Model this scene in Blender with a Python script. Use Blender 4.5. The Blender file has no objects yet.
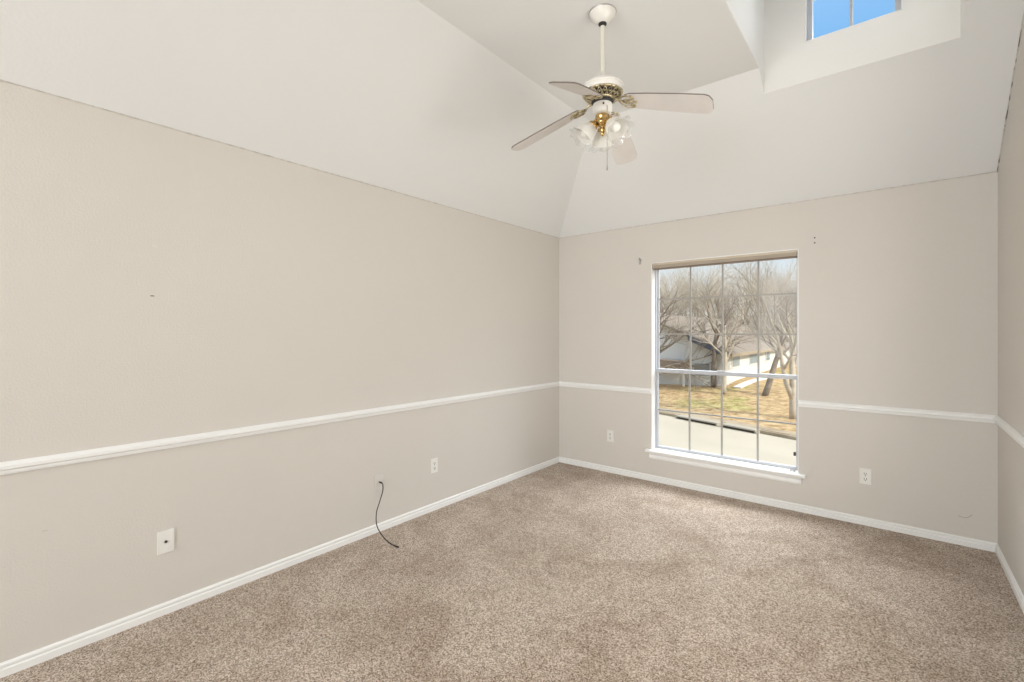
import bpy, bmesh, math, random
from math import sin, cos, pi, radians as R
from mathutils import Vector, Matrix, noise

# ------------------------------------------------------------------ camera, world, sun, exposure
W, HW, HF, SL = 3.35, 2.44, 3.128, 0.75      # room width, wall height, flat ceiling height, slope
CR = (HF - HW) / SL                          # where the slopes meet the flat ceiling
REAR = -8.2
col = bpy.context.scene.collection
sc = bpy.context.scene

cd = bpy.data.cameras.new('camera')
cam = bpy.data.objects.new('camera', cd); col.objects.link(cam)
cam.location = (2.832, -4.297, 1.407)
cam.rotation_euler = (pi/2, 0, 0.6826)
cd.sensor_width = 36.0
cd.lens = 469.4 / 1024 * 36.0
cd.shift_y = -(341 - 332.7) / 1024
cd.clip_start = 0.02; cd.clip_end = 500
sc.camera = cam

wd = bpy.data.worlds.new('sky'); sc.world = wd; wd.use_nodes = True
nt = wd.node_tree; nt.nodes.clear()
wo = nt.nodes.new('ShaderNodeOutputWorld'); bg = nt.nodes.new('ShaderNodeBackground')
tc = nt.nodes.new('ShaderNodeTexCoord'); sx = nt.nodes.new('ShaderNodeSeparateXYZ')
rp = nt.nodes.new('ShaderNodeValToRGB')
nt.links.new(tc.outputs['Generated'], sx.inputs[0]); nt.links.new(sx.outputs['Z'], rp.inputs[0])
nt.links.new(rp.outputs[0], bg.inputs[0]); nt.links.new(bg.outputs[0], wo.inputs[0])
cr_ = rp.color_ramp
cr_.elements[0].position = 0.0; cr_.elements[0].color = (0.86, 0.86, 0.82, 1)
cr_.elements[1].position = 1.0; cr_.elements[1].color = (2.1, 2.2, 2.45, 1)
for p_, c_ in ((0.10, (0.80, 0.86, 0.90, 1)), (0.26, (0.60, 0.77, 0.95, 1)), (0.45, (0.24, 0.53, 0.94, 1)), (0.60, (0.40, 0.68, 1.05, 1)), (0.72, (2.1, 2.2, 2.45, 1))):
    e_ = cr_.elements.new(p_); e_.color = c_
bg.inputs[1].default_value = 1.0

sl = bpy.data.lights.new('sun', 'SUN'); so = bpy.data.objects.new('sun', sl); col.objects.link(so)
sl.energy = 4.3; sl.angle = R(0.6); sl.color = (1.0, 0.93, 0.80)
so.rotation_euler = Vector((0.84, -0.20, 0.58)).to_track_quat('Z', 'Y').to_euler()

def area(name, loc, rot, sx_, sy_, power, colour):
    l = bpy.data.lights.new(name, 'AREA'); l.shape = 'RECTANGLE'; l.size = sx_; l.size_y = sy_
    l.energy = power; l.color = colour
    o = bpy.data.objects.new(name, l); col.objects.link(o); o.location = loc; o.rotation_euler = rot
    return o
# added fill light outside the added rear window behind the camera
area('rear_fill_light', (1.65, REAR - 0.35, 1.75), (pi/2, 0, 0), 2.9, 2.0, 205, (0.97, 0.985, 1.0))
# added fill lights: right wall, dormer side pane, and unseen above the bedroom window
area('side_fill_light', (W+0.45, -2.3, 1.55), (0, pi/2, 0), 1.5, 1.9, 56, (1.0, 0.985, 0.96))
area('dormer_fill_light', (3.117+0.5, -1.355, 3.85), (0, pi/2, 0), 0.8, 1.0, 7, (0.90, 0.95, 1.0))
area('window_fill_light', (1.65, 2.1, 3.7), Vector((0, 2.6, 2.8)).to_track_quat('Z', 'Y').to_euler(), 7.0, 2.2, 560, (0.92, 0.96, 1.0))
# daylight just outside the bedroom window and the dormer, sampling portals for the sky
for nm, lc, sx_, sy_ in (('window_sky_portal', (1.655, 0.2, 1.2), 1.2, 1.9), ('dormer_sky_portal', (2.63, -0.6, 3.65), 0.6, 0.9)):
    p = area(nm, lc, (-pi/2, 0, 0), sx_, sy_, 1, (1, 1, 1)); p.data.cycles.is_portal = True

sc.view_settings.view_transform = 'Standard'; sc.view_settings.look = 'None'
sc.view_settings.exposure = 0.0; sc.view_settings.gamma = 1.0
sc.view_settings.use_curve_mapping = False

# ------------------------------------------------------------------ materials
def N(m, t, **kw):
    n = m.node_tree.nodes.new(t)
    for k, v in kw.items(): setattr(n, k, v)
    return n
def mat(name, c, rough=0.6, metal=0.0, bump=None, mottle=None, spec=0.5, coat=0):
    m = bpy.data.materials.new(name); m.use_nodes = True
    b = m.node_tree.nodes['Principled BSDF']; L = m.node_tree.links
    b.inputs['Base Color'].default_value = (*c, 1); b.inputs['Roughness'].default_value = rough
    b.inputs['Metallic'].default_value = metal; b.inputs['Specular IOR Level'].default_value = spec
    b.inputs['Coat Weight'].default_value = coat
    t = N(m, 'ShaderNodeTexCoord')
    if mottle:                                  # (scale, second colour, low, high)
        n = N(m, 'ShaderNodeTexNoise'); n.inputs['Scale'].default_value = mottle[0]; n.inputs['Detail'].default_value = 4
        r = N(m, 'ShaderNodeValToRGB'); r.color_ramp.elements[0].position = mottle[2]; r.color_ramp.elements[1].position = mottle[3]
        r.color_ramp.elements[0].color = (*c, 1); r.color_ramp.elements[1].color = (*mottle[1], 1)
        L.new(t.outputs['Object'], n.inputs['Vector']); L.new(n.outputs['Fac'], r.inputs[0]); L.new(r.outputs[0], b.inputs['Base Color'])
    if bump:                                    # (scale, strength, distance)
        n = N(m, 'ShaderNodeTexNoise'); n.inputs['Scale'].default_value = bump[0]; n.inputs['Detail'].default_value = 3
        u = N(m, 'ShaderNodeBump'); u.inputs['Strength'].default_value = bump[1]; u.inputs['Distance'].default_value = bump[2]
        L.new(t.outputs['Object'], n.inputs['Vector']); L.new(n.outputs['Fac'], u.inputs['Height']); L.new(u.outputs[0], b.inputs['Normal'])
    return m

M = {}
M['wall'] = mat('wall_paint', (0.655, 0.620, 0.575), 0.75, bump=(110, 0.45, 0.003), mottle=(1.5, (0.645, 0.611, 0.568), 0.3, 0.7), spec=0.3)
M['ceiling'] = mat('ceiling_paint', (0.785, 0.79, 0.795), 0.85, bump=(60, 0.3, 0.002), spec=0.2)
M['dormer'] = mat('dormer_paint', (0.80, 0.785, 0.755), 0.7, spec=0.3)
M['trim'] = mat('trim_paint', (0.86, 0.86, 0.85), 0.35, bump=(40, 0.05, 0.001))
M['vinyl'] = mat('window_vinyl', (0.50, 0.51, 0.54), 0.4)
M['muntin'] = mat('muntin_metal', (0.36, 0.34, 0.31), 0.5)
M['plate'] = mat('plate_plastic', (0.80, 0.785, 0.75), 0.35)
M['plate_grey'] = mat('plate_painted', (0.66, 0.63, 0.59), 0.5)
M['slot'] = mat('slot_dark', (0.03, 0.028, 0.026), 0.6)
M['cable'] = mat('cable_black', (0.012, 0.011, 0.012), 0.4)
M['steel'] = mat('steel', (0.42, 0.40, 0.38), 0.35, metal=0.8)
M['blind'] = mat('blind_tan', (0.56, 0.48, 0.38), 0.5)
M['blind_dark'] = mat('blind_brown', (0.22, 0.17, 0.13), 0.6)
M['clear_plastic'] = mat('wand_plastic', (0.75, 0.76, 0.76), 0.2)
M['fan_white'] = mat('fan_enamel', (0.80, 0.78, 0.74), 0.35)
M['fan_rod'] = mat('fan_rod_enamel', (0.70, 0.68, 0.60), 0.4)
M['fan_blade'] = mat('fan_blade_veneer', (0.74, 0.71, 0.69), 0.45, mottle=(9, (0.68, 0.65, 0.63), 0.35, 0.7))
M['blade_edge'] = mat('fan_blade_edge', (0.17, 0.14, 0.12), 0.8)
M['brass'] = mat('brass', (0.72, 0.50, 0.20), 0.25, metal=1.0, mottle=(70, (0.42, 0.28, 0.12), 0.45, 0.65))
M['brass_old'] = mat('brass_tarnished', (0.62, 0.54, 0.36), 0.35, metal=0.9, mottle=(60, (0.20, 0.16, 0.10), 0.45, 0.65))
M['motor_dark'] = mat('motor_dark', (0.02, 0.02, 0.02), 0.5)
M['bulb'] = mat('bulb_white', (0.88, 0.86, 0.82), 0.25)
M['asphalt'] = mat('street_concrete', (0.48, 0.43, 0.34), 1.0, mottle=(0.35, (0.44, 0.395, 0.31), 0.35, 0.65), spec=0.0)
M['kerb'] = mat('kerb_concrete', (0.40, 0.33, 0.235), 1.0, spec=0.0, mottle=(1.2, (0.30, 0.24, 0.165), 0.45, 0.65))
M['siding'] = mat('white_siding', (0.70, 0.69, 0.65), 0.8, spec=0.1)
M['brick'] = mat('pale_brick', (0.74, 0.66, 0.56), 0.9, mottle=(6, (0.66, 0.56, 0.46), 0.4, 0.6))
M['roof'] = mat('pale_shingle', (0.50, 0.45, 0.39), 0.9, mottle=(7, (0.42, 0.37, 0.32), 0.4, 0.6))
M['roof_brown'] = mat('brown_shingle', (0.34, 0.27, 0.21), 0.9, mottle=(7, (0.27, 0.21, 0.17), 0.4, 0.6))
M['rake_shade'] = mat('rake_shade_dark', (0.06, 0.075, 0.11), 0.3)
M['pane_dark'] = mat('house_pane', (0.30, 0.36, 0.38), 0.15)
M['bark'] = mat('bark_grey', (0.27, 0.23, 0.19), 0.95, mottle=(3, (0.17, 0.14, 0.11), 0.4, 0.65), bump=(12, 0.6, 0.03))
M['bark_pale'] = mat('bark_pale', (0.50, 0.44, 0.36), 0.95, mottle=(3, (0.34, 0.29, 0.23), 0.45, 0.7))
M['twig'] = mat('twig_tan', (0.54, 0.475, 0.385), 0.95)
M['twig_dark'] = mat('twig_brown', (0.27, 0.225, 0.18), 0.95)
M['shrub'] = mat('shrub_leaf', (0.20, 0.24, 0.12), 0.9, mottle=(4, (0.34, 0.36, 0.18), 0.4, 0.6))

def carpet():
    m = mat('carpet', (0.5, 0.4, 0.3), 1.0, spec=0.05); b = m.node_tree.nodes['Principled BSDF']; L = m.node_tree.links
    t = N(m, 'ShaderNodeTexCoord')
    n1 = N(m, 'ShaderNodeTexNoise'); n1.inputs['Scale'].default_value = 150; n1.inputs['Detail'].default_value = 4; n1.inputs['Roughness'].default_value = 0.85
    vo = N(m, 'ShaderNodeTexVoronoi'); vo.inputs['Scale'].default_value = 215; vs = N(m, 'ShaderNodeSeparateColor'); ml = N(m, 'ShaderNodeMix'); ml.inputs[0].default_value = 0.40
    L.new(t.outputs['Object'], vo.inputs['Vector']); L.new(vo.outputs['Color'], vs.inputs[0])
    L.new(n1.outputs['Fac'], ml.inputs[2]); L.new(vs.outputs[0], ml.inputs[3])
    r1 = N(m, 'ShaderNodeValToRGB'); e = r1.color_ramp.elements
    e[0].position = 0.30; e[0].color = (0.17, 0.118, 0.083, 1); e[1].position = 0.70; e[1].color = (0.75, 0.655, 0.57, 1)
    x = e.new(0.50); x.color = (0.455, 0.365, 0.287, 1)
    n2 = N(m, 'ShaderNodeTexNoise'); n2.inputs['Scale'].default_value = 2.6; n2.inputs['Detail'].default_value = 7; n2.inputs['Roughness'].default_value = 0.6; n2.inputs['Distortion'].default_value = 0.8
    r2 = N(m, 'ShaderNodeValToRGB'); e = r2.color_ramp.elements
    e[0].position = 0.35; e[0].color = (0.76, 0.72, 0.68, 1); e[1].position = 0.60; e[1].color = (1, 1, 1, 1)
    mx = N(m, 'ShaderNodeMix', data_type='RGBA', blend_type='MULTIPLY'); mx.inputs[0].default_value = 1
    L.new(t.outputs['Object'], n1.inputs['Vector']); L.new(t.outputs['Object'], n2.inputs['Vector'])
    L.new(ml.outputs[0], r1.inputs[0]); L.new(n2.outputs['Fac'], r2.inputs[0])
    L.new(r1.outputs[0], mx.inputs[6]); L.new(r2.outputs[0], mx.inputs[7]); L.new(mx.outputs[2], b.inputs['Base Color'])
    u = N(m, 'ShaderNodeBump'); u.inputs['Strength'].default_value = 0.5; u.inputs['Distance'].default_value = 0.005
    L.new(n1.outputs['Fac'], u.inputs['Height']); L.new(u.outputs[0], b.inputs['Normal'])
    b.inputs['Sheen Weight'].default_value = 0.15
    return m
M['carpet'] = carpet()

def lawn():
    m = mat('lawn', (0.5, 0.4, 0.2), 1.0, spec=0.1); b = m.node_tree.nodes['Principled BSDF']; L = m.node_tree.links
    t = N(m, 'ShaderNodeTexCoord')
    n1 = N(m, 'ShaderNodeTexNoise'); n1.inputs['Scale'].default_value = 0.22; n1.inputs['Detail'].default_value = 3
    n2 = N(m, 'ShaderNodeTexNoise'); n2.inputs['Scale'].default_value = 2.4; n2.inputs['Detail'].default_value = 6; n2.inputs['Roughness'].default_value = 0.75
    r1 = N(m, 'ShaderNodeValToRGB'); e = r1.color_ramp.elements
    e[0].position = 0.50; e[0].color = (0.50, 0.375, 0.22, 1); e[1].position = 0.66; e[1].color = (0.38, 0.37, 0.15, 1)
    r2 = N(m, 'ShaderNodeValToRGB'); e = r2.color_ramp.elements
    e[0].position = 0.35; e[0].color = (0.50, 0.42, 0.34, 1); e[1].position = 0.60; e[1].color = (1.1, 1.08, 1.02, 1)
    mx = N(m, 'ShaderNodeMix', data_type='RGBA', blend_type='MULTIPLY'); mx.inputs[0].default_value = 1
    for n in (n1, n2): L.new(t.outputs['Object'], n.inputs['Vector'])
    L.new(n1.outputs['Fac'], r1.inputs[0]); L.new(n2.outputs['Fac'], r2.inputs[0])
    L.new(r1.outputs[0], mx.inputs[6]); L.new(r2.outputs[0], mx.inputs[7]); L.new(mx.outputs[2], b.inputs['Base Color'])
    return m
M['lawn'] = lawn()

def glass(name, tint=(0.97, 0.985, 0.98), gloss=0.06, diff=0.0, dcol=(0.9, 0.9, 0.88)):
    m = bpy.data.materials.new(name); m.use_nodes = True; t = m.node_tree; t.nodes.clear()
    o = N(m, 'ShaderNodeOutputMaterial'); tr = N(m, 'ShaderNodeBsdfTransparent'); gl = N(m, 'ShaderNodeBsdfGlossy')
    tr.inputs[0].default_value = (*tint, 1); gl.inputs['Roughness'].default_value = 0.02
    mx = N(m, 'ShaderNodeMixShader'); mx.inputs[0].default_value = gloss
    t.links.new(tr.outputs[0], mx.inputs[1]); t.links.new(gl.outputs[0], mx.inputs[2]); last = mx
    if diff:
        df = N(m, 'ShaderNodeBsdfDiffuse'); tl = N(m, 'ShaderNodeBsdfTranslucent')
        df.inputs[0].default_value = (*dcol, 1); tl.inputs[0].default_value = (*dcol, 1)
        a = N(m, 'ShaderNodeMixShader'); a.inputs[0].default_value = 0.45
        t.links.new(df.outputs[0], a.inputs[1]); t.links.new(tl.outputs[0], a.inputs[2])
        c = N(m, 'ShaderNodeMixShader'); c.inputs[0].default_value = diff
        t.links.new(mx.outputs[0], c.inputs[1]); t.links.new(a.outputs[0], c.inputs[2]); last = c
    t.links.new(last.outputs[0], o.inputs[0])
    return m
M['glass'] = glass('window_glass', tint=(0.985, 0.99, 0.985), gloss=0.005)
M['frosted'] = glass('shade_frosted_glass', gloss=0.08, diff=0.80, dcol=(0.95, 0.94, 0.91))
M['clear_rim'] = glass('shade_clear_glass', gloss=0.30, diff=0.22, dcol=(0.95, 0.95, 0.95))

# ------------------------------------------------------------------ mesh helpers
class MB:
    def __init__(s): s.bm = bmesh.new(); s.mi = 0
    def face(s, vs):
        try:
            f = s.bm.faces.new([v if isinstance(v, bmesh.types.BMVert) else s.bm.verts.new(v) for v in vs]); f.material_index = s.mi; return f
        except ValueError: return None
    def box(s, x0, x1, y0, y1, z0, z1, bev=0, xf=None):
        P = [Vector((x, y, z)) for z in (z0, z1) for y in (y0, y1) for x in (x0, x1)]
        if xf: P = [xf @ p for p in P]
        v = [s.bm.verts.new(p) for p in P]
        fs = [s.face([v[i] for i in q]) for q in ((0,2,3,1),(4,5,7,6),(0,1,5,4),(2,6,7,3),(0,4,6,2),(1,3,7,5))]
        if bev:
            es = list({e for f in fs for e in f.edges})
            bmesh.ops.bevel(s.bm, geom=es, offset=bev, segments=2, affect='EDGES', profile=0.5)
        return s
    def tube(s, pts, r, n=8, cap=True):
        pts = [Vector(p) for p in pts]; rs = r if isinstance(r, (list, tuple)) else [r] * len(pts)
        rings = []; up = None
        for i, p in enumerate(pts):
            d = (pts[min(i+1, len(pts)-1)] - pts[max(i-1, 0)]).normalized()
            if up is None: up = d.orthogonal().normalized()
            up = (up - d * up.dot(d)); up = up.normalized() if up.length > 1e-6 else d.orthogonal().normalized()
            q = d.cross(up)
            rings.append([s.bm.verts.new(p + (up * cos(2*pi*k/n) + q * sin(2*pi*k/n)) * rs[i]) for k in range(n)])
        for a, b in zip(rings, rings[1:]):
            for k in range(n): s.face([a[k], a[(k+1) % n], b[(k+1) % n], b[k]])
        if cap and n > 2: s.face(rings[0][::-1]); s.face(rings[-1])
        return s
    def lathe(s, prof, xf=None, n=32, ruffle=None, cap=False):      # prof: (radius, height)
        rings = []
        for j, (r, z) in enumerate(prof):
            ring = []
            for k in range(n):
                a = 2*pi*k/n; rr = r; zz = z
                if ruffle and ruffle[j]: rr += ruffle[j] * cos(8*a); zz += ruffle[j] * 0.7 * cos(8*a + 1.2)
                p = Vector((rr*cos(a), rr*sin(a), zz)); ring.append(s.bm.verts.new(xf @ p if xf else p))
            rings.append(ring)
        for a, b in zip(rings, rings[1:]):
            for k in range(n): s.face([a[k], a[(k+1) % n], b[(k+1) % n], b[k]])
        if cap: s.face(rings[0][::-1]); s.face(rings[-1])
        return s
    def sweep(s, prof, a, b, out, up=Vector((0, 0, 1)), ma=0, mb=0):   # profile (out, up) swept a->b; ma/mb = mitre amounts
        a, b = Vector(a), Vector(b); d = (b - a).normalized()
        A = [s.bm.verts.new(a + out*o + up*u + d * (ma*o)) for o, u in prof]
        B = [s.bm.verts.new(b + out*o + up*u - d * (mb*o)) for o, u in prof]
        n = len(prof)
        for i in range(n): s.face([A[i], A[(i+1) % n], B[(i+1) % n], B[i]])
        s.face(A[::-1]); s.face(B)
        return s
    def prism(s, poly, axis, t0, t1):      # poly in the other two axes (cyclic order), extruded along axis
        def P(u, v, t): return {'x': (t, u, v), 'y': (u, t, v), 'z': (u, v, t)}[axis]
        A = [s.bm.verts.new(P(u, v, t0)) for u, v in poly]; B = [s.bm.verts.new(P(u, v, t1)) for u, v in poly]
        n = len(poly); s.face(A[::-1]); s.face(B)
        for i in range(n): s.face([A[i], A[(i+1) % n], B[(i+1) % n], B[i]])
        return s
    def sphere(s, c, r, seg=12, sz=1):
        g = bmesh.ops.create_uvsphere(s.bm, u_segments=seg, v_segments=max(6, seg//2), radius=r, matrix=Matrix.Translation(c) @ Matrix.Diagonal((1, 1, sz, 1)))
        for v in g['verts']:
            for f in v.link_faces: f.material_index = s.mi
        return s
    def build(s, name, m, parent=None, smooth=False, org=None, fixn=True):
        if fixn: bmesh.ops.recalc_face_normals(s.bm, faces=s.bm.faces)
        o_ = Vector(org) if org else Vector((0, 0, 0))
        base = o_.copy()
        q = parent
        while q: base += Vector(q.location); q = q.parent
        if base.length: bmesh.ops.translate(s.bm, verts=s.bm.verts, vec=-base)
        me = bpy.data.meshes.new(name); s.bm.to_mesh(me); s.bm.free()
        for k in (m if isinstance(m, (list, tuple)) else [m]): me.materials.append(M[k])
        if smooth:
            for p in me.polygons: p.use_smooth = True
            if smooth != 'all': me.set_sharp_from_angle(angle=R(38))
        o = bpy.data.objects.new(name, me); col.objects.link(o); o.parent = parent
        if org: o.location = o_
        return o

def tag(o, label=None, cat=None, group=None, kind=None):
    if label: o['label'] = label
    if cat: o['category'] = cat
    if group: o['group'] = group
    if kind: o['kind'] = kind
    return o
def empty(name, loc, label=None, cat=None, group=None, kind=None):
    o = bpy.data.objects.new(name, None); col.objects.link(o); o.location = loc; o.empty_display_size = 0.1
    return tag(o, label, cat, group, kind)
def struct(o, label): return tag(o, label, None, None, 'structure')
def copy_tree(o, parent=None):
    c = o.copy(); col.objects.link(c); c.parent = parent
    for ch in list(o.children): copy_tree(ch, c)
    return c

# ------------------------------------------------------------------ room shell
T = 0.15
struct(MB().box(-T, W+T, REAR-T, T, -0.12, 0).build('floor', 'carpet'), 'speckled beige cut pile carpet covering the floor')
struct(MB().box(-T, 0, REAR-T, T, 0, HW+0.02).build('wall_left', 'wall'), 'long plain beige wall on the left')
WX0, WX1, WZ0, WZ1 = 1.046, 2.250, 0.285, 2.070
def holed(name, m, x0, x1, z0, z1, hx0, hx1, hz0, hz1, ya, yb):
    b = MB(); xs = (x0, hx0, hx1, x1); zs = (z0, hz0, hz1, z1)
    V = {(i, j, k): b.bm.verts.new((xs[i], y, zs[j])) for i in range(4) for j in range(4) for k, y in enumerate((ya, yb))}
    for i in range(3):
        for j in range(3):
            if (i, j) == (1, 1): continue
            for k in (0, 1): b.face([V[i, j, k], V[i+1, j, k], V[i+1, j+1, k], V[i, j+1, k]])
    def strip(a, c): b.face([V[(*a, 0)], V[(*c, 0)], V[(*c, 1)], V[(*a, 1)]])
    for i in range(3):
        strip((i, 0), (i+1, 0)); strip((i, 3), (i+1, 3)); strip((0, i), (0, i+1)); strip((3, i), (3, i+1))
    strip((1, 1), (2, 1)); strip((1, 2), (2, 2)); strip((1, 1), (1, 2)); strip((2, 1), (2, 2))
    return b.build(name, m)
struct(holed('wall_back', 'wall', 0, W, 0, HW+0.02, WX0, WX1, WZ0, WZ1, 0, T), 'beige back wall holding the gridded window')
SY0, SY1, SZ0, SZ1 = -3.30, -1.30, 0.85, 2.15
b = MB(); b.prism([(SY1, 0), (SY1, HF+0.1), (-CR, HF+0.1), (0, HW+0.1), (T, HW+0.02), (T, 0)], 'x', W, W+T)
b.box(W, W+T, REAR-T, SY0, 0, HF+0.1); b.box(W, W+T, SY0, SY1, 0, SZ0); b.box(W, W+T, SY0, SY1, SZ1, HF+0.1)
struct(b.build('wall_right', 'wall'), 'beige wall at the right edge rising to the sloped ceiling')
RW = (0.25, 3.1, 0.75, 2.75)
struct(holed('wall_rear', 'wall', 0, W, 0, HF+0.1, RW[0], RW[1], RW[2], RW[3], REAR, REAR-T), 'beige wall behind the viewer with an added wide window')

# ceiling: left slope, back slope, flat centre, with the dormer well cut out
DX0, DX1, DY, DYN = 2.152, 3.117, -0.77, -2.05
DZ = HW - SL*DY
b = MB(); v = lambda *p: b.bm.verts.new(p)
a0 = v(0, 0, HW); a1 = v(0, REAR, HW); c1 = v(CR, REAR, HF); c0 = v(CR, -CR, HF)
w0 = v(W, 0, HW); wc = v(W, -CR, HF); wr = v(W, REAR, HF)
h0 = v(DX0, DY, DZ); h1 = v(DX1, DY, DZ); g0 = v(DX0, -CR, HF); g1 = v(DX1, -CR, HF); k0 = v(DX0, DYN, HF); k1 = v(DX1, DYN, HF)
for f in ([a0, c0, c1, a1], [a0, h0, g0, c0], [a0, w0, h1, h0], [w0, wc, g1, h1], [c0, g0, k0, c1], [c1, k0, k1, wr], [wr, k1, g1, wc]): b.face(f)
ce = b.build('ceiling', 'ceiling')
for p in ce.data.polygons:
    if p.normal.z > 0: p.flip()
md = ce.modifiers.new('thickness', 'SOLIDIFY'); md.thickness = 0.10; md.offset = -1
struct(ce, 'white vaulted ceiling, sloped at the left and back, flat in the middle')

# dormer well
DT = 4.15; t = 0.09
DWX0, DWX1, DWZ0, DWZ1 = 2.39, 2.872, 3.272, 3.95
def wellside(name, x0, x1, lab):
    yb = DY
    return struct(MB().prism([(yb+t, DZ+0.006), (yb, DZ+0.006), (-CR, HF+0.006), (DYN-t, HF+0.006), (DYN-t, DT), (yb+t, DT)], 'x', x0, x1).build(name, 'dormer'), lab)
wellside('wall_dormer_left', DX0-t, DX0+0.002, 'bright white left side of the dormer well')
b = MB(); xa, xb = DX1-0.002, DX1+t; CY0, CY1, CZ0, CZ1 = -1.85, -0.86, 3.42, 4.06
b.prism([(DY+t, DZ+0.006), (DY, DZ+0.006), (-CR, HF+0.006), (DYN-t, HF+0.006), (DYN-t, CZ0), (DY+t, CZ0)], 'x', xa, xb)
b.box(xa, xb, DYN-t, CY0, CZ0, DT); b.box(xa, xb, CY1, DY+t, CZ0, DT); b.box(xa, xb, CY0, CY1, CZ1, DT)
struct(b.build('wall_dormer_right', 'dormer'), 'white right side of the dormer well')
M['frost_pane'] = glass('frosted_side_glass', tint=(0.95, 0.97, 1.0), gloss=0.02, diff=1.0, dcol=(0.88, 0.93, 1.0))
w4 = tag(empty('window_added_dormer', (DX1+0.04, -1.355, CZ0)), 'added frosted side window high in the dormer', None, None, 'structure')  # unseen window added to brighten the left side of the well
b = MB(); b.box(DX1+0.02, DX1+0.06, CY0, CY0+0.03, CZ0, CZ1); b.box(DX1+0.02, DX1+0.06, CY1-0.03, CY1, CZ0, CZ1); b.box(DX1+0.02, DX1+0.06, CY0+0.03, CY1-0.03, CZ0, CZ0+0.03); b.box(DX1+0.02, DX1+0.06, CY0+0.03, CY1-0.03, CZ1-0.03, CZ1)
b.build('window_frame', 'trim', w4)
b = MB(); b.face([(DX1+0.04, CY0+0.03, CZ0+0.03), (DX1+0.04, CY1-0.03, CZ0+0.03), (DX1+0.04, CY1-0.03, CZ1-0.03), (DX1+0.04, CY0+0.03, CZ1-0.03)]); b.build('frosted_pane', 'frost_pane', w4)
struct(holed('wall_dormer_back', 'dormer', DX0, DX1, DZ, DT, DWX0, DWX1, DWZ0, DWZ1, DY, DY+t), 'cream end wall of the dormer around its small window')
struct(MB().box(DX0, DX1, DYN-t, DYN+0.002, HF+0.006, DT).build('wall_dormer_front', 'dormer'), 'white near side of the dormer well')
struct(MB().box(DX0-t, DX1+t, DYN-t, DY+t+0.15, DT, DT+0.1).build('ceiling_dormer', 'dormer'), 'white top of the dormer well')
# unseen slab added outside the rear wall to block sun at its window
struct(MB().box(-0.6, W+1.6, REAR-2.2, REAR-T, 2.95, 3.1).build('trim_rear_sun_block', 'trim'), 'added sun-blocking slab outside the rear window')

# mouldings
rail = [(0, 0.826), (0.010, 0.826), (0.014, 0.832), (0.014, 0.842), (0.022, 0.850), (0.022, 0.862), (0.016, 0.868), (0.010, 0.872), (0.006, 0.877), (0, 0.877)]
base = [(0, 0), (0.013, 0), (0.013, 0.030), (0.007, 0.034), (0.007, 0.038), (0.011, 0.042), (0.011, 0.050), (0.006, 0.056), (0, 0.057)]
X1, Y1 = Vector((1, 0, 0)), Vector((0, 1, 0))
def mould(name, prof, a, b_, out, ma, mb, lab):
    o = MB().sweep(prof, a, b_, out, ma=ma, mb=mb).build(name, 'trim', smooth=True); return struct(o, lab)
mould('trim_1', rail, (0, REAR, 0), (0, 0, 0), X1, 0, 1, 'white chair rail along the left wall')
mould('trim_2', rail, (0, 0, 0), (WX0-0.0, 0, 0), -Y1, 1, 0, 'white chair rail on the back wall left of the window')
mould('trim_3', rail, (WX1, 0, 0), (W, 0, 0), -Y1, 0, 1, 'white chair rail on the back wall right of the window')
mould('trim_4', rail, (W, 0, 0), (W, REAR, 0), -X1, 1, 0, 'white chair rail along the right wall')
mould('baseboard_left', base, (0, REAR, 0), (0, 0, 0), X1, 0, 1, 'white grooved baseboard along the left wall')
mould('baseboard_back', base, (0, 0, 0), (W, 0, 0), -Y1, 1, 1, 'white grooved baseboard along the back wall')
mould('baseboard_right', base, (W, 0, 0), (W, REAR, 0), -X1, 1, 0, 'white grooved baseboard along the right wall')

# uneven caulk beads where walls meet ceiling
random.seed(3)
def bead(name, a, b_, r, off, lab, seed, m='caulk'):
    a, b_ = Vector(a), Vector(b_); n = int((b_-a).length / 0.03); pts = []; rs = []
    for i in range(n+1):
        p = a.lerp(b_, i/n); q = noise.noise((p*9) + Vector((seed, 0, 0)))
        pts.append(p + Vector(off) * (0.4 + 0.5*q)); rs.append(r * (0.75 + 0.9*abs(noise.noise(p*17 + Vector((0, seed, 0))))))
    o = MB().tube(pts, rs, 5).build(name, m, smooth='all'); return struct(o, lab)
M['caulk'] = mat('caulk_line', (0.50, 0.47, 0.42), 0.9, mottle=(25, (0.66, 0.63, 0.58), 0.40, 0.60))
M['caulk_broken'] = mat('caulk_broken', (0.16, 0.14, 0.13), 0.9, mottle=(14, (0.58, 0.55, 0.52), 0.42, 0.52))
bead('trim_5', (0, REAR, HW), (0, 0, HW), 0.0028, (0.003, 0, -0.002), 'uneven caulk line along the top of the left wall', 1)
bead('trim_6', (0, 0, HW), (W, 0, HW), 0.0028, (0, -0.003, -0.002), 'uneven caulk line along the top of the back wall', 5)
bead('trim_7', (W, 0, HW), (W, -CR, HF), 0.0045, (-0.003, 0, -0.002), 'cracked caulk line climbing the right wall beside the slope', 9, 'caulk_broken')

# ------------------------------------------------------------------ bedroom window
w1 = tag(empty('window_1', (1.655, 0.08, WZ0)), 'tall white single hung window with twenty panes', None, None, 'structure')
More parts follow.
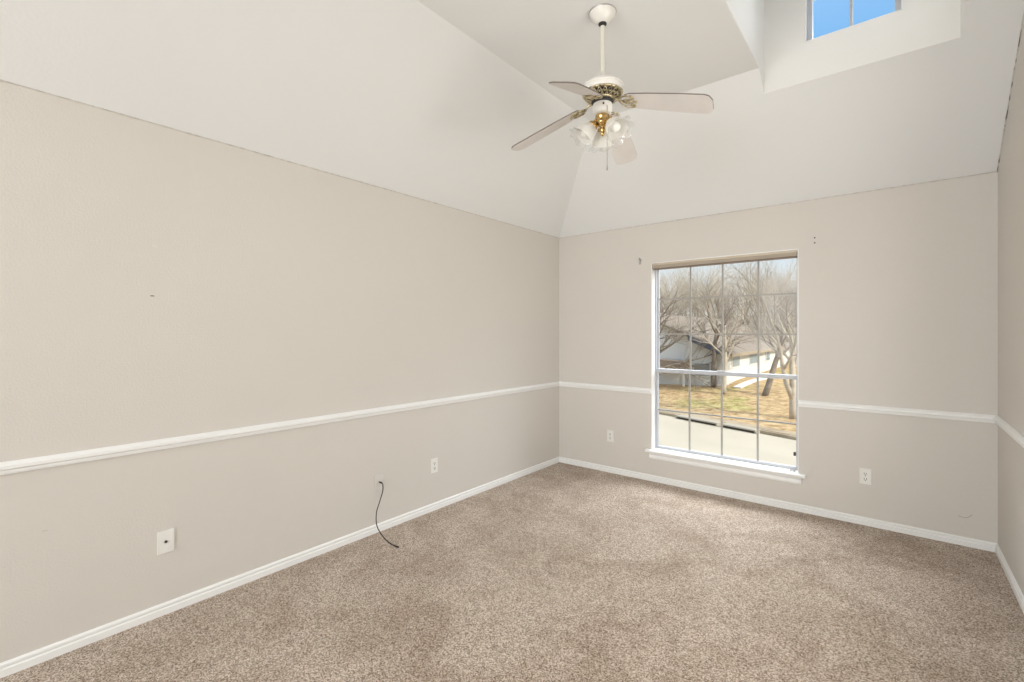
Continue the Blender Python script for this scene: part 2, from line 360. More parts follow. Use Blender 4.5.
# jamb liner (white reveals)
b = MB()
b.box(WX0, WX0+0.006, -0.002, 0.09, WZ0, WZ1); b.box(WX1-0.006, WX1, -0.002, 0.09, WZ0, WZ1); b.box(WX0, WX1, -0.002, 0.09, WZ1-0.006, WZ1)
b.build('jamb_liner', 'trim', w1)
fx0, fx1 = WX0+0.006, WX1-0.006
b = MB(); b.box(fx0, fx0+0.010, 0.075, 0.145, WZ0, WZ1-0.006); b.box(fx1-0.010, fx1, 0.075, 0.145, WZ0, WZ1-0.006)
b.box(fx0+0.010, fx1-0.010, 0.075, 0.145, WZ1-0.03, WZ1-0.006); b.box(fx0+0.010, fx1-0.010, 0.075, 0.145, WZ0, WZ0+0.014)
b.build('window_frame', 'vinyl', w1)
def sash(name, z0, z1, y0, y1, rail0, rail1, zs, stile=0.011):
    a, c = fx0+0.010, fx1-0.010
    b = MB(); b.box(a, a+stile, y0, y1, z0, z1, 0.002); b.box(c-stile, c, y0, y1, z0, z1, 0.002)
    b.box(a+stile, c-stile, y0, y1, z0, z0+rail0, 0.002); b.box(a+stile, c-stile, y0, y1, z1-rail1, z1, 0.002)
    s_ = b.build(name, 'vinyl', w1)
    ym = (y0+y1)/2; b = MB()
    for x in (1.372, 1.653, 1.940): b.box(x-0.0075, x+0.0075, ym-0.005, ym+0.005, z0+rail0, z1-rail1)
    for z in zs: b.box(a+stile, c-stile, ym-0.0052, ym+0.0052, z-0.0065, z+0.0065)
    b.build('muntin_grid', 'muntin', s_)
    MB().box(a+stile, c-stile, ym-0.001, ym+0.001, z0+rail0, z1-rail1).build('glass_pane', 'glass', s_)
    return s_
sash('upper_sash', 1.030, WZ1-0.03, 0.112, 0.138, 0.032, 0.022, (1.727, 1.394))
ls = sash('lower_sash', WZ0+0.014, 1.062, 0.082, 0.108, 0.026, 0.034, (0.668,))
b = MB(); b.box(2.205, 2.222, 0.070, 0.083, 0.415, 0.445, 0.003); b.build('tilt_latch', 'slot', w1)
b = MB(); b.box(1.62, 1.69, 0.066, 0.083, 1.058, 1.072, 0.003); b.build('sash_lock', 'vinyl', w1)
# stool and apron
st = MB(); st.sweep([(-0.085, 0.278), (0.045, 0.278), (0.052, 0.284), (0.052, 0.294), (0.045, 0.300), (-0.085, 0.300)], (WX0+0.001, 0, 0), (WX1-0.001, 0, 0), -Y1)
st.box(WX0-0.046, WX0+0.002, -0.052, 0.0, 0.278, 0.300, 0.003); st.box(WX1-0.002, WX1+0.052, -0.052, 0.0, 0.278, 0.300, 0.003)
struct(st.build('trim_8', 'trim'), 'white window sill board projecting into the room')
struct(MB().sweep([(0, 0.278), (0.016, 0.278), (0.016, 0.262), (0.011, 0.252), (0.013, 0.228), (0.008, 0.214), (0, 0.212)], (WX0-0.018, 0, 0), (WX1+0.018, 0, 0), -Y1).build('trim_9', 'trim'), 'white apron moulding under the window sill')

# raised blind under the window head
bl = empty('raised_blind', (1.655, 0.02, 2.0), 'tan slatted blind pulled fully up at the top of the tall window', 'blind')
MB().box(WX0+0.008, WX1-0.008, 0.004, 0.044, 2.042, 2.066, 0.002).build('headrail', 'blind', bl)
b = MB()
for i in range(7): b.box(WX0+0.012, WX1-0.012, 0.002, 0.048, 2.017+i*0.0034, 2.0193+i*0.0034)
b.build('slat_stack', 'blind', bl)
MB().box(WX0+0.012, WX1-0.012, 0.004, 0.046, 2.003, 2.0155, 0.002).build('bottom_rail', 'blind_dark', bl)
MB().tube([(WX0+0.035, 0.035, 2.03), (WX0+0.036, 0.05, 1.95), (WX0+0.036, 0.052, 1.745)], 0.004, 6).build('tilt_wand', 'clear_plastic', bl)
b = MB()
for x in (WX1-0.05, WX1-0.043): b.tube([(x, 0.03, 2.03), (x, 0.054, 1.97), (x, 0.056, 1.80)], 0.0012, 5)
b.build('lift_cord', 'clear_plastic', bl)

# unseen rear window added behind the viewer to let the fill light in
w3 = tag(empty('window_added_rear', (1.675, REAR-0.07, RW[2])), 'added wide window behind the viewer', None, None, 'structure')
b = MB()
for x in (RW[0]+0.025, 1.2, 2.15, RW[1]-0.025): b.box(x-0.025, x+0.025, REAR-0.10, REAR-0.05, RW[2], RW[3])
for z in (RW[2]+0.025, RW[3]-0.025): b.box(RW[0], RW[1], REAR-0.099, REAR-0.051, z-0.025, z+0.025)
b.build('window_frame', 'trim', w3)
MB().box(RW[0]+0.05, RW[1]-0.05, REAR-0.077, REAR-0.073, RW[2]+0.05, RW[3]-0.05).build('glass_pane', 'glass', w3)

w5 = tag(empty('window_added_side', (W+0.08, -2.3, SZ0)), 'added wide window in the right wall beside the viewer', None, None, 'structure')  # unseen window added so the side fill light reaches the left wall
b = MB()
for y in (SY0+0.025, -2.3, SY1-0.025): b.box(W+0.05, W+0.10, y-0.025, y+0.025, SZ0, SZ1)
for z in (SZ0+0.025, SZ1-0.025): b.box(W+0.051, W+0.099, SY0, SY1, z-0.025, z+0.025)
b.build('window_frame', 'trim', w5)
MB().box(W+0.073, W+0.077, SY0+0.05, SY1-0.05, SZ0+0.05, SZ1-0.05).build('glass_pane', 'glass', w5)
struct(MB().box(W+T, W+3.2, -5.2, -0.4, 2.42, 2.52).build('trim_side_sun_block', 'trim'), 'added sun-blocking slab outside the right wall')  # unseen slab added to keep direct sun out of the side window

# dormer window
w2 = tag(empty('window_2', (2.63, DY+0.05, DWZ0)), 'small white gridded window high in the dormer', None, None, 'structure')
b = MB(); b.box(DWX0, DWX0+0.005, DY-0.002, DY+0.06, DWZ0, DWZ1); b.box(DWX1-0.005, DWX1, DY-0.002, DY+0.06, DWZ0, DWZ1); b.box(DWX0, DWX1, DY-0.002, DY+0.06, DWZ0, DWZ0+0.005); b.build('jamb_liner', 'trim', w2)
b = MB(); y0, y1 = DY+0.05, DY+0.085; a, c = DWX0+0.005, DWX1-0.005
b.box(a, a+0.030, y0, y1, DWZ0+0.005, DWZ1); b.box(c-0.030, c, y0, y1, DWZ0+0.005, DWZ1); b.box(a+0.03, c-0.03, y0, y1, DWZ0+0.005, DWZ0+0.03); b.box(a+0.03, c-0.03, y0, y1, DWZ1-0.03, DWZ1)
b.build('window_frame', 'vinyl', w2)
b = MB(); xm = 2.628
b.box(xm-0.008, xm+0.008, y0+0.008, y1-0.008, DWZ0+0.03, DWZ1-0.03)
for z in (3.57, 3.76): b.box(a+0.03, c-0.03, y0+0.0085, y1-0.0085, z-0.008, z+0.008)
b.build('muntin_grid', 'vinyl', w2)
MB().box(a+0.03, c-0.03, y0+0.016, y0+0.019, DWZ0+0.03, DWZ1-0.03).build('glass_pane', 'glass', w2)

# ------------------------------------------------------------------ wall plates
# built facing +X at origin, then turned; local frame: u = along the wall, n = out of the wall
def onwall(side, p):      # matrix taking (u, out, z) to world
    if side == 'left': return Matrix.Translation(p) @ Matrix(((0, 1, 0, 0), (1, 0, 0, 0), (0, 0, 1, 0), (0, 0, 0, 1)))
    return Matrix.Translation(p) @ Matrix(((1, 0, 0, 0), (0, -1, 0, 0), (0, 0, 1, 0), (0, 0, 0, 1)))
def disc(b, xf, u, z, r, o0, o1, n=16, sz=1.0, clip=None):
    A = []; B = []
    for k in range(n):
        a = 2*pi*k/n; x = r*cos(a); y = r*sz*sin(a)
        if clip: y = max(-clip, min(clip, y))
        A.append(b.bm.verts.new(xf @ Vector((u+x, o0, z+y)))); B.append(b.bm.verts.new(xf @ Vector((u+x, o1, z+y))))
    b.face(A); b.face(B)
    for k in range(n): b.face([A[k], A[(k+1) % n], B[(k+1) % n], B[k]])
def duplex(side, p, label):
    r = empty('wall_outlet', p, label, 'outlet', 'duplex outlets low on the walls'); xf = onwall(side, p)
    MB().box(-0.035, 0.035, 0, 0.0075, -0.057, 0.057, 0.002, xf).build('cover_plate', 'plate', r)
    for z in (-0.0195, 0.0195):
        b = MB(); disc(b, xf, 0, z, 0.0172, 0.004, 0.0085, 20, 1.0, 0.0145); f = b.build('receptacle', 'plate', r)
        b = MB(); b.box(-0.0085, -0.0050, 0.0080, 0.0090, z-0.004, z+0.0075, 0, xf); b.box(0.0050, 0.0085, 0.0080, 0.0090, z-0.003, z+0.0075, 0, xf)
        disc(b, xf, 0, z-0.0090, 0.0034, 0.0080, 0.0090, 10); b.build('socket_slot', 'slot', f)
    b = MB(); disc(b, xf, 0, 0, 0.0032, 0.005, 0.0078, 10); b.build('screw', 'steel', r)
    return r
def coax(side, p, label, m='plate', jack=True):
    r = empty('cable_plate', p, label, 'wall plate'); xf = onwall(side, p)
    MB().box(-0.035, 0.035, 0, 0.0075, -0.057, 0.057, 0.002, xf).build('cover_plate', m, r)
    b = MB(); disc(b, xf, 0, 0, 0.0075, 0.005, 0.0075, 6); b.build('hex_nut', m, r)
    b = MB(); disc(b, xf, 0, 0, 0.0048, 0.006, 0.0150 if jack else 0.010, 12); b.build('coax_jack', 'slot', r)
    for z in (-0.042, 0.042):
        b = MB(); disc(b, xf, 0, z, 0.0028, 0.005, 0.0070, 10); b.build('screw', m, r)
    return r
coax('left', (0, -3.567, 0.362), 'white cable plate with a dark centre jack, left wall nearest the viewer')
coax('left', (0, -2.312, 0.350), 'greyish cable plate with a black cable plugged into it', 'plate_grey')
duplex('left', (0, -1.796, 0.352), 'white duplex outlet on the left wall past the black cable')
duplex('back', (0.618, 0, 0.366), 'white duplex outlet on the back wall left of the window')
duplex('back', (2.672, 0, 0.357), 'white duplex outlet on the back wall right of the window')

# black cable
def smoothpath(P, n=8):
    P = [Vector(p) for p in P]; out = []
    for i in range(len(P)-1):
        p0, p1, p2, p3 = P[max(i-1, 0)], P[i], P[i+1], P[min(i+2, len(P)-1)]
        for k in range(n):
            t_ = k/n; out.append(0.5*((2*p1) + (p2-p0)*t_ + (2*p0-5*p1+4*p2-p3)*t_*t_ + (3*p1-p0-3*p2+p3)*t_**3))
    out.append(P[-1]); return out
cb = empty('coaxial_cable', (0.02, -2.31, 0.35), 'thin black cable hanging from the wall plate to the carpet', 'cable')
path = [(0.032, -2.312, 0.350), (0.050, -2.314, 0.342), (0.062, -2.322, 0.300), (0.058, -2.345, 0.230), (0.060, -2.372, 0.160), (0.090, -2.388, 0.085), (0.160, -2.388, 0.030), (0.240, -2.388, 0.008), (0.305, -2.388, 0.006)]
MB().tube(smoothpath(path), 0.0036, 8).build('cord', 'cable', cb, smooth=True)
MB().tube([(0.0152, -2.312, 0.350), (0.034, -2.312, 0.350)], 0.0062, 10).build('plug', 'cable', cb, smooth=True)
MB().tube([(0.300, -2.388, 0.006), (0.322, -2.387, 0.0066)], 0.0056, 10).build('plug', 'cable', cb, smooth=True)

# small hardware and marks
hb = empty('curtain_bracket', (0.932, 0, 2.10), 'small metal curtain rod bracket left above the window', 'bracket')
xf = onwall('back', (0.932, 0, 2.10))
MB().box(-0.010, 0.010, 0, 0.003, -0.034, 0.020, 0, xf).build('back_plate', 'steel', hb)
MB().tube([(0.932, -0.002, 2.112), (0.934, -0.030, 2.122), (0.944, -0.045, 2.116), (0.958, -0.048, 2.096)], 0.005, 6).build('hook', 'steel', hb)
for z, lb in ((2.142, 'upper of two small screws in the wall right above the window'), (2.103, 'lower of two small screws in the wall right above the window')):
    b = MB(); xf = onwall('back', (2.358, 0, z)); disc(b, xf, 0, 0, 0.0035, 0, 0.006, 8); disc(b, xf, 0, 0, 0.0060, 0, 0.001, 8)
    tag(b.build('wall_screw', 'motor_dark', None, org=(2.358, 0, z)), lb, 'screw', 'screws right of the window head')
b = MB(); xf = onwall('left', (0, -3.622, 1.588)); b.box(-0.007, 0.008, 0, 0.004, -0.002, 0.002, 0.0008, xf)
tag(b.build('picture_nail', 'motor_dark', None, org=(0, -3.622, 1.588)), 'small dark picture nail left in the left wall', 'nail')
b = MB(); xf = onwall('left', (0, -3.61, 1.835)); disc(b, xf, 0, 0, 0.011, 0, 0.0012, 10, 0.8)
tag(b.build('filler_spot', 'plate_grey', None, org=(0, -3.61, 1.835)), 'small pale filler spot on the left wall above the nail', 'filler spot')
b = MB(); b.tube(smoothpath([(3.165, -0.001, 0.192), (3.190, -0.001, 0.184), (3.212, -0.001, 0.190), (3.232, -0.001, 0.212)], 4), 0.0012, 5)
tag(b.build('wall_scratch', 'blind_dark', None, org=(3.20, 0, 0.19)), 'thin curved scratch low on the back wall beside the right corner', 'scratch')
b = MB(); b.tube([(0.001, -4.006, 0.555), (0.001, -3.998, 0.557), (0.001, -3.990, 0.554)], 0.0014, 5)
tag(b.build('wall_scuff', 'blind', None, org=(0, -3.998, 0.555)), 'tiny scuff on the left wall below the chair rail, nearest the viewer', 'scuff')
b = MB(); b.box(2.185, 2.225, 0.022, 0.040, 0.300, 0.307, 0.002); b.tube([(2.19, 0.03, 0.309), (2.205, 0.02, 0.316), (2.222, 0.03, 0.309)], 0.003, 6)
tag(b.build('sash_clip', 'steel', None, org=(2.205, 0.03, 0.300)), 'small loose metal clip lying on the window sill', 'clip')

# ------------------------------------------------------------------ ceiling fan
FX, FY = 1.650, -2.092
FH = 3.082
fan = empty('ceiling_fan', (FX, FY, FH), 'white four-blade ceiling fan with brass trim and glass light shades', 'ceiling fan')
F0 = Matrix.Translation((FX, FY, 0))
MB().lathe([(0.066, FH), (0.069, FH-0.006), (0.066, FH-0.014), (0.056, FH-0.030), (0.042, FH-0.046), (0.027, FH-0.058), (0.014, FH-0.059)], F0, cap=True).build('canopy', 'fan_white', fan, smooth=True)
MB().lathe([(0.0695, FH-0.0005), (0.0715, FH-0.003), (0.0700, FH-0.006), (0.066, FH-0.006)], F0).build('canopy_ring', 'steel', fan, smooth=True)
MB().tube([(FX, FY, FH-0.056), (FX, FY, 2.73)], 0.0115, 16).build('downrod', 'fan_rod', fan, smooth=True)
b = MB(); b.lathe([(0.022, FH-0.057), (0.021, FH-0.064), (0.012, FH-0.072)], F0, 16, cap=True); b.build('hanger_ball', 'motor_dark', fan, smooth=True)
b = MB(); b.lathe([(0.013, 2.762), (0.017, 2.756), (0.019, 2.742), (0.028, 2.722)], F0, 20, cap=True)
b.build('coupling_cover', 'fan_rod', fan, smooth=True)
MB().lathe([(0.020, 2.728), (0.050, 2.724), (0.082, 2.712), (0.100, 2.699), (0.109, 2.688), (0.109, 2.683), (0.103, 2.680), (0.103, 2.662), (0.099, 2.655), (0.060, 2.651)], F0, 48, cap=True).build('motor_housing', 'fan_white', fan, smooth=True)
MB().lathe([(0.092, 2.656), (0.080, 2.636), (0.058, 2.621), (0.02, 2.621)], F0, 40, cap=True).build('motor_core', 'motor_dark', fan, smooth=True)
fr = MB()
fr.lathe([(0.103, 2.659), (0.105, 2.654), (0.101, 2.649), (0.092, 2.647), (0.090, 2.651)], F0, 48); fr.lathe([(0.066, 2.626), (0.066, 2.619), (0.058, 2.614), (0.056, 2.621)], F0, 48)
for k in range(20):
    a0_ = 2*pi*k/20
    for sg in (-1, 1):
        P = []
        for i in range(7):
            t_ = i/6; a = a0_ + sg*0.13*sin(t_*pi); r_ = 0.098 - 0.037*t_; P.append((FX+r_*cos(a), FY+r_*sin(a), 2.648-0.026*t_ - 0.004*sin(t_*pi)))
        fr.tube(P, 0.0026, 5)
    fr.sphere((FX+0.084*cos(a0_), FY+0.084*sin(a0_), 2.634), 0.0055, 8)
fr.build('filigree_band', 'brass_old', fan, smooth='all')
MB().lathe([(0.055, 2.624), (0.057, 2.612), (0.050, 2.604), (0.02, 2.604)], F0, 32, cap=True).build('flywheel', 'motor_dark', fan, smooth=True)
MB().lathe([(0.034, 2.606), (0.048, 2.602), (0.051, 2.590), (0.050, 2.566), (0.042, 2.552), (0.026, 2.546)], F0, 32, cap=True).build('switch_housing', 'fan_white', fan, smooth=True)
dr = Vector((0.55, -0.83, 0)); p = Vector((FX, FY, 2.584)) + dr*0.050
MB().box(-0.004, 0.004, -0.003, 0.004, -0.005, 0.005, 0, Matrix.Translation(p) @ Matrix.Rotation(math.atan2(dr.y, dr.x)+pi/2, 4, 'Z')).build('reverse_switch', 'motor_dark', fan)

for k in range(4):
    ang = R((9, 101.5, 188.5, -81)[k])
    BX = F0 @ Matrix.Rotation(ang, 4, 'Z')
    DROOP = Matrix.Translation((0.105, 0, 2.598)) @ Matrix.Rotation(R(16.5), 4, 'Y') @ Matrix.Rotation(R(-14), 4, 'X')
    X = BX @ DROOP
    # blade outline, u along blade from 0.03, v across
    up_ = [(0.020, 0.042), (0.045, 0.053), (0.14, 0.061), (0.30, 0.067), (0.413, 0.068), (0.435, 0.060), (0.450, 0.032)]
    outl = [(u, v_) for u, v_ in up_] + [(u, -v_) for u, v_ in reversed(up_)]
    b = MB(); A = [b.bm.verts.new(X @ Vector((u, v_, -0.003))) for u, v_ in outl]; B = [b.bm.verts.new(X @ Vector((u, v_, 0.003))) for u, v_ in outl]
    b.face(A[::-1]); b.face(B); b.mi = 1
    for i in range(len(A)): b.face([A[i], A[(i+1) % len(A)], B[(i+1) % len(A)], B[i]])
    b.build('blade', ['fan_blade', 'blade_edge'], fan)
    ir = MB()
    def q(u, v_, z=-0.0065): return X @ Vector((u, v_, z))
    hubp = BX @ Vector((0.050, 0, 2.616)); ir.tube([hubp, BX @ Vector((0.078, 0, 2.612)), q(-0.008, 0), q(0.012, 0)], [0.007, 0.006, 0.007, 0.006], 8)
    for sg in (-1, 1):
        ir.tube(smoothpath([q(-0.012, 0), q(-0.002, 0.022*sg), q(0.020, 0.040*sg), q(0.052, 0.042*sg), q(0.066, 0.030*sg), q(0.055, 0.020*sg), q(0.045, 0.027*sg)], 5), 0.0042, 6)
        ir.tube(smoothpath([q(0.0, 0), q(0.020, 0.012*sg), q(0.040, 0.010*sg), q(0.050, 0.0)], 5), 0.0036, 6)
        ir.tube([q(0.052, 0.036*sg, -0.009), q(0.052, 0.036*sg, 0.004)], 0.005, 8)
    ir.tube([q(0.01, 0), q(0.075, 0)], [0.0055, 0.004], 8); ir.sphere(q(0.078, 0), 0.007, 8)
    ir.build('blade_iron', 'brass_old', fan, smooth='all')

lk = MB(); lk.lathe([(0.026, 2.548), (0.036, 2.542), (0.038, 2.530), (0.030, 2.524), (0.037, 2.512), (0.035, 2.496), (0.018, 2.486), (0.010, 2.480), (0.015, 2.472), (0.015, 2.466), (0.008, 2.458), (0.012, 2.450), (0.010, 2.442), (0.003, 2.434)], F0, 24, cap=True)
lk.build('light_fitter', 'brass', fan, smooth='all')
rc = Vector((cos(0.6826), sin(0.6826), 0)); ac = Vector((-sin(0.6826), cos(0.6826), 0))
for dg, tilt in ((-55, 44), (182, 42), (80, 30)):
    dh = rc*cos(R(dg)) + ac*sin(R(dg)); ax = (dh*sin(R(tilt)) - Vector((0, 0, 1))*cos(R(tilt))).normalized()
    s0 = Vector((FX, FY, 2.512)) + dh*0.020
    s1 = Vector((FX, FY, 2.508)) + dh*0.044
    fx_ = s1.copy(); fx_.z = 2.498
    MB().tube(smoothpath([s0, (s0+s1)/2 + Vector((0, 0, 0.008)), s1 + Vector((0, 0, 0.003)), fx_ + ax*0.008], 5), 0.0065, 8).build('lamp_arm', 'brass', fan, smooth='all')
    XF = Matrix.Translation(fx_) @ ax.to_track_quat('Z', 'Y').to_matrix().to_4x4()
    fit = MB().lathe([(0.012, -0.002), (0.024, 0.002), (0.027, 0.008), (0.027, 0.020), (0.024, 0.021)], XF, 24, cap=True).build('shade_holder', 'brass', fan, smooth='all')
    shd = MB().lathe([(0.024, 0.014), (0.030, 0.022), (0.042, 0.038), (0.050, 0.058), (0.053, 0.078), (0.055, 0.090)], XF, 48).build('lamp_shade', 'frosted', fan, smooth='all')
    MB().lathe([(0.055, 0.090), (0.062, 0.100), (0.074, 0.108)], XF, 64, ruffle=(0, 0.0035, 0.007)).build('ruffled_rim', 'clear_rim', shd, smooth='all')
    MB().lathe([(0.012, 0.022), (0.014, 0.034), (0.024, 0.052), (0.027, 0.066), (0.022, 0.080), (0.010, 0.088), (0.002, 0.089)], XF, 20, cap=True).build('light_bulb', 'bulb', shd, smooth='all')
pc = Vector((FX, FY, 0)) + rc*0.014 - ac*0.050
b = MB(); b.tube([(pc.x, pc.y, 2.575), (pc.x, pc.y, 2.262)], 0.0017, 6); b.tube([(pc.x, pc.y, 2.266), (pc.x, pc.y, 2.240)], [0.0022, 0.0042], 8)
b.build('pull_chain', 'steel', fan)
KF = (HF - 1.407) / (FH - 1.407)          # hang it from the true ceiling height, a little farther off and larger
fan.location = Vector(cam.location) + (Vector(fan.location) - Vector(cam.location)) * KF; fan.scale = (KF,)*3

# ------------------------------------------------------------------ outdoors: street, bank, houses, trees
E1 = Vector((0.938, -0.345, 0)); E2 = Vector((0.345, 0.938, 0)); S0 = Vector((-2.672, 18.633, 0))
def S(a, b_, z): return S0 + E1*a + E2*b_ + Vector((0, 0, z))
def gz(a, b_):
    if b_ < 0.35: return -3.0
    t_ = min(1.0, (b_-0.35)/11.5); z = -2.86 + 0.92*(t_*t_*(3-2*t_))
    z += 0.05*noise.noise(Vector((a*0.18, b_*0.18, 3.0))) * min(1, b_/3)
    if b_ > 40: z += (b_-40)*0.12
    return z
b = MB(); na, nb = 70, 60; G = []
for j in range(nb+1):
    bb = 0.35 + (j/nb)**1.7*110; row = []
    for i in range(na+1):
        aa = -95 + 150*i/na; row.append(b.bm.verts.new(S(aa, bb, gz(aa, bb+0.001))))
    G.append(row)
for j in range(nb):
    b.mi = 1 if 0.35 + (j/nb)**1.7*110 > 30 else 0
    for i in range(na): b.face([G[j][i], G[j][i+1], G[j+1][i+1], G[j+1][i]])
M['litter'] = mat('leaf_litter', (0.30, 0.26, 0.21), 1.0, mottle=(1.5, (0.22, 0.19, 0.15), 0.4, 0.6), spec=0.0)
gr = b.build('trim_lawn_bank', ['lawn', 'litter'], smooth='all', fixn=False); struct(gr, 'leaf strewn yellowish lawn bank across the street')
b = MB(); P = [S(-95, -12, -3.0), S(60, -12, -3.0), S(60, 0.36, -3.0), S(-95, 0.36, -3.0)]; q_ = [b.bm.verts.new(p) for p in P]; b.face(q_)
P2 = [b.bm.verts.new(p - Vector((0, 0, 0.3))) for p in P]; b.face(P2[::-1])
for i in range(4): b.face([q_[i], q_[(i+1) % 4], P2[(i+1) % 4], P2[i]])
struct(b.build('trim_street', 'asphalt'), 'pale sunlit concrete street outside')
b = MB(); b.box(-60, 60, -60, -11.9, -3.15, -2.95, 0, Matrix.Translation(S0) @ Matrix.Rotation(math.atan2(E1.y, E1.x), 4, 'Z'))
struct(b.build('trim_front_yard', 'lawn'), 'yellowish front yard on the near side of the street')
SM = Matrix.Translation(S0) @ Matrix.Rotation(math.atan2(E1.y, E1.x), 4, 'Z')
b = MB(); b.box(-95, 60, 0.20, 0.36, -3.0, -2.86, 0.02, SM); struct(b.build('trim_kerb', 'kerb'), 'low concrete kerb at the far side of the street')

M['inletstone'] = mat('inlet_stone', (0.40, 0.36, 0.29), 1.0, spec=0.0)
b = MB(); b.box(-95, 60, 0.36, 1.9, -3.0, -2.845, 0, SM); struct(b.build('trim_sidewalk', 'kerb'), 'pale strip beside the kerb across the street')
def inlet(a, L_, label):
    c = SM @ Vector((a, 0.15, -3.0)); r = empty('kerb_inlet', c, label, 'storm drain', 'dark kerb inlets')
    MB().box(a-L_/2, a+L_/2, -0.10, 0.34, -2.90, -2.83, 0.015, SM).build('slab', 'inletstone', r)
    MB().box(a-L_/2+0.02, a+L_/2-0.02, 0.02, 0.19, -2.995, -2.90, 0, SM).build('drain_opening', 'drain_dark', r)
    for s_ in (-1, 1): MB().box(a+s_*L_/2-0.04, a+s_*L_/2+0.04, -0.10, 0.20, -3.0, -2.90, 0, SM).build('end_block', 'inletstone', r)
M['drain_dark'] = mat('drain_dark', (0.10, 0.08, 0.055), 0.9)
inlet(-2.15, 2.35, 'long dark kerb inlet, the left one, at the far edge of the street')
inlet(0.10, 1.65, 'long dark kerb inlet, the right one, at the far edge of the street')

# white gabled house across the street; its long side faces +X
HM = Matrix.Translation((-5.8, 28.7, 0)) @ Matrix(((0, -1, 0, 0), (1, 0, 0, 0), (0, 0, 1, 0), (0, 0, 0, 1)))
M['roof_pale'] = mat('pale_shingle_roof', (0.29, 0.25, 0.205), 1.0, spec=0.0, mottle=(5, (0.23, 0.195, 0.16), 0.4, 0.6))
M['fascia'] = mat('fascia_tan', (0.36, 0.29, 0.21), 0.8)
hs = empty('neighbour_house', HM @ Vector((9, 6, -2.2)), 'white gabled house with a pale brown roof across the street', 'house')
HA, HB, HZ0, HE, HR, OV, TH = 25.0, 12.0, -2.3, 0.10, 2.75, 0.5, 0.16
MB().box(0, HA, 0, HB, HZ0, HE, 0, HM).build('wall', 'siding', hs)
def rz(y): return HE + (HR-HE)*(1-abs(y-HB/2)/(HB/2))
b = MB(); prof = [(-OV, rz(-OV)), (HB/2, HR), (HB+OV, rz(HB+OV))]; prof += [(y, z+TH) for y, z in reversed(prof)]
A = [b.bm.verts.new(HM @ Vector((-OV, y, z))) for y, z in prof]; B = [b.bm.verts.new(HM @ Vector((HA+OV, y, z))) for y, z in prof]
b.face([A[0], A[1], A[4], A[5]]); b.face([A[1], A[2], A[3], A[4]]); b.face([B[0], B[5], B[4], B[1]]); b.face([B[1], B[4], B[3], B[2]])
for i in range(6): b.face([A[i], B[i], B[(i+1) % 6], A[(i+1) % 6]])
b.build('roof', 'roof_pale', hs)
for a in (0.0, HA-0.1):
    b = MB(); g = [(0, HE), (HB, HE), (HB/2, HR-0.01)]
    A = [b.bm.verts.new(HM @ Vector((a, y, z))) for y, z in g]; B = [b.bm.verts.new(HM @ Vector((a+0.1, y, z))) for y, z in g]
    b.face(A); b.face(B)
    for i in range(3): b.face([A[i], A[(i+1) % 3], B[(i+1) % 3], B[i]])
    b.build('gable', 'siding', hs)
MB().box(-OV, HA+OV, -OV-0.05, -OV, rz(-OV)-0.05, rz(-OV)+TH, 0, HM).build('fascia', 'fascia', hs)
b = MB(); g = [(0.15, rz(0.15)-0.22), (0.15, rz(0.15)+TH*0.8), (2.3, rz(2.3)+TH*0.8), (2.3, rz(2.3)-0.22)]  # dark strip stands in for the shadow along the rake
A = [b.bm.verts.new(HM @ Vector((-OV-0.04, y, z))) for y, z in g]; B = [b.bm.verts.new(HM @ Vector((-OV+0.04, y, z))) for y, z in g]
b.face(A); b.face(B)
for i in range(4): b.face([A[i], A[(i+1) % 4], B[(i+1) % 4], B[i]])
tag(b.build('rake_shadow', 'rake_shade', hs), 'dark slanted strip for the shadow at the roof edge')
for x0, x1, z0, z1 in ((1.6, 3.4, -0.95, -0.25), (6.6, 9.4, -1.0, -0.2), (12.5, 14.0, -1.0, -0.2)):
    w = MB(); w.box(x0-0.1, x1+0.1, -0.06, 0.02, z0-0.1, z1+0.1, 0, HM); f = w.build('window', 'siding', hs)
    w = MB(); w.box(x0, x1, -0.08, -0.061, z0, z1, 0, HM); w.build('pane', 'pane_dark', f)
    w = MB(); w.box(x0-0.15, x1+0.15, -0.14, -0.06, z1+0.1, z1+0.2, 0, HM); w.build('window_head', 'drain_dark', f)
for y0, y1, z0, z1 in ((1.0, 2.0, -1.5, -0.7), (8.0, 9.2, -1.2, -0.4)):
    w = MB(); w.box(-0.06, 0.02, y0-0.1, y1+0.1, z0-0.1, z1+0.1, 0, HM); f = w.build('window', 'siding', hs)
    w = MB(); w.box(-0.08, -0.061, y0, y1, z0, z1, 0, HM); w.build('pane', 'pane_dark', f)
b = MB(); b.prism([(2.2, -0.95), (4.9, -0.95), (4.9, -0.80), (4.2, -0.45), (2.2, -0.55)], 'x', 0, 1.3)
for v_ in b.bm.verts: v_.co = HM @ Vector((-v_.co.x, v_.co.y, v_.co.z))
b.build('porch_roof', 'roof_brown', hs)
for y in (2.35, 4.75): MB().box(-1.2, -1.08, y-0.06, y+0.06, -2.2, -0.93, 0, HM).build('porch_post', 'siding', hs)
b = MB(); rows = []
for i in range(25):
    t_ = i/24; ca, cb2 = -5.6 - 1.3*t_ - 0.9*t_*t_, 8.3 + 5.2*t_ + 3.0*t_*t_; rr2 = []
    for o_ in (-0.2, 0.35): p = S(ca + o_, cb2, 0); p.z = gz(ca + o_, cb2) + 0.07; rr2 += [p, p - Vector((0, 0, 0.3))]
    rows.append([b.bm.verts.new(p) for p in rr2])
for r0, r1 in zip(rows, rows[1:]):
    b.face([r0[0], r0[2], r1[2], r1[0]]); b.face([r0[0], r1[0], r1[1], r0[1]]); b.face([r0[2], r0[3], r1[3], r1[2]]); b.face([r0[1], r1[1], r1[3], r0[3]])
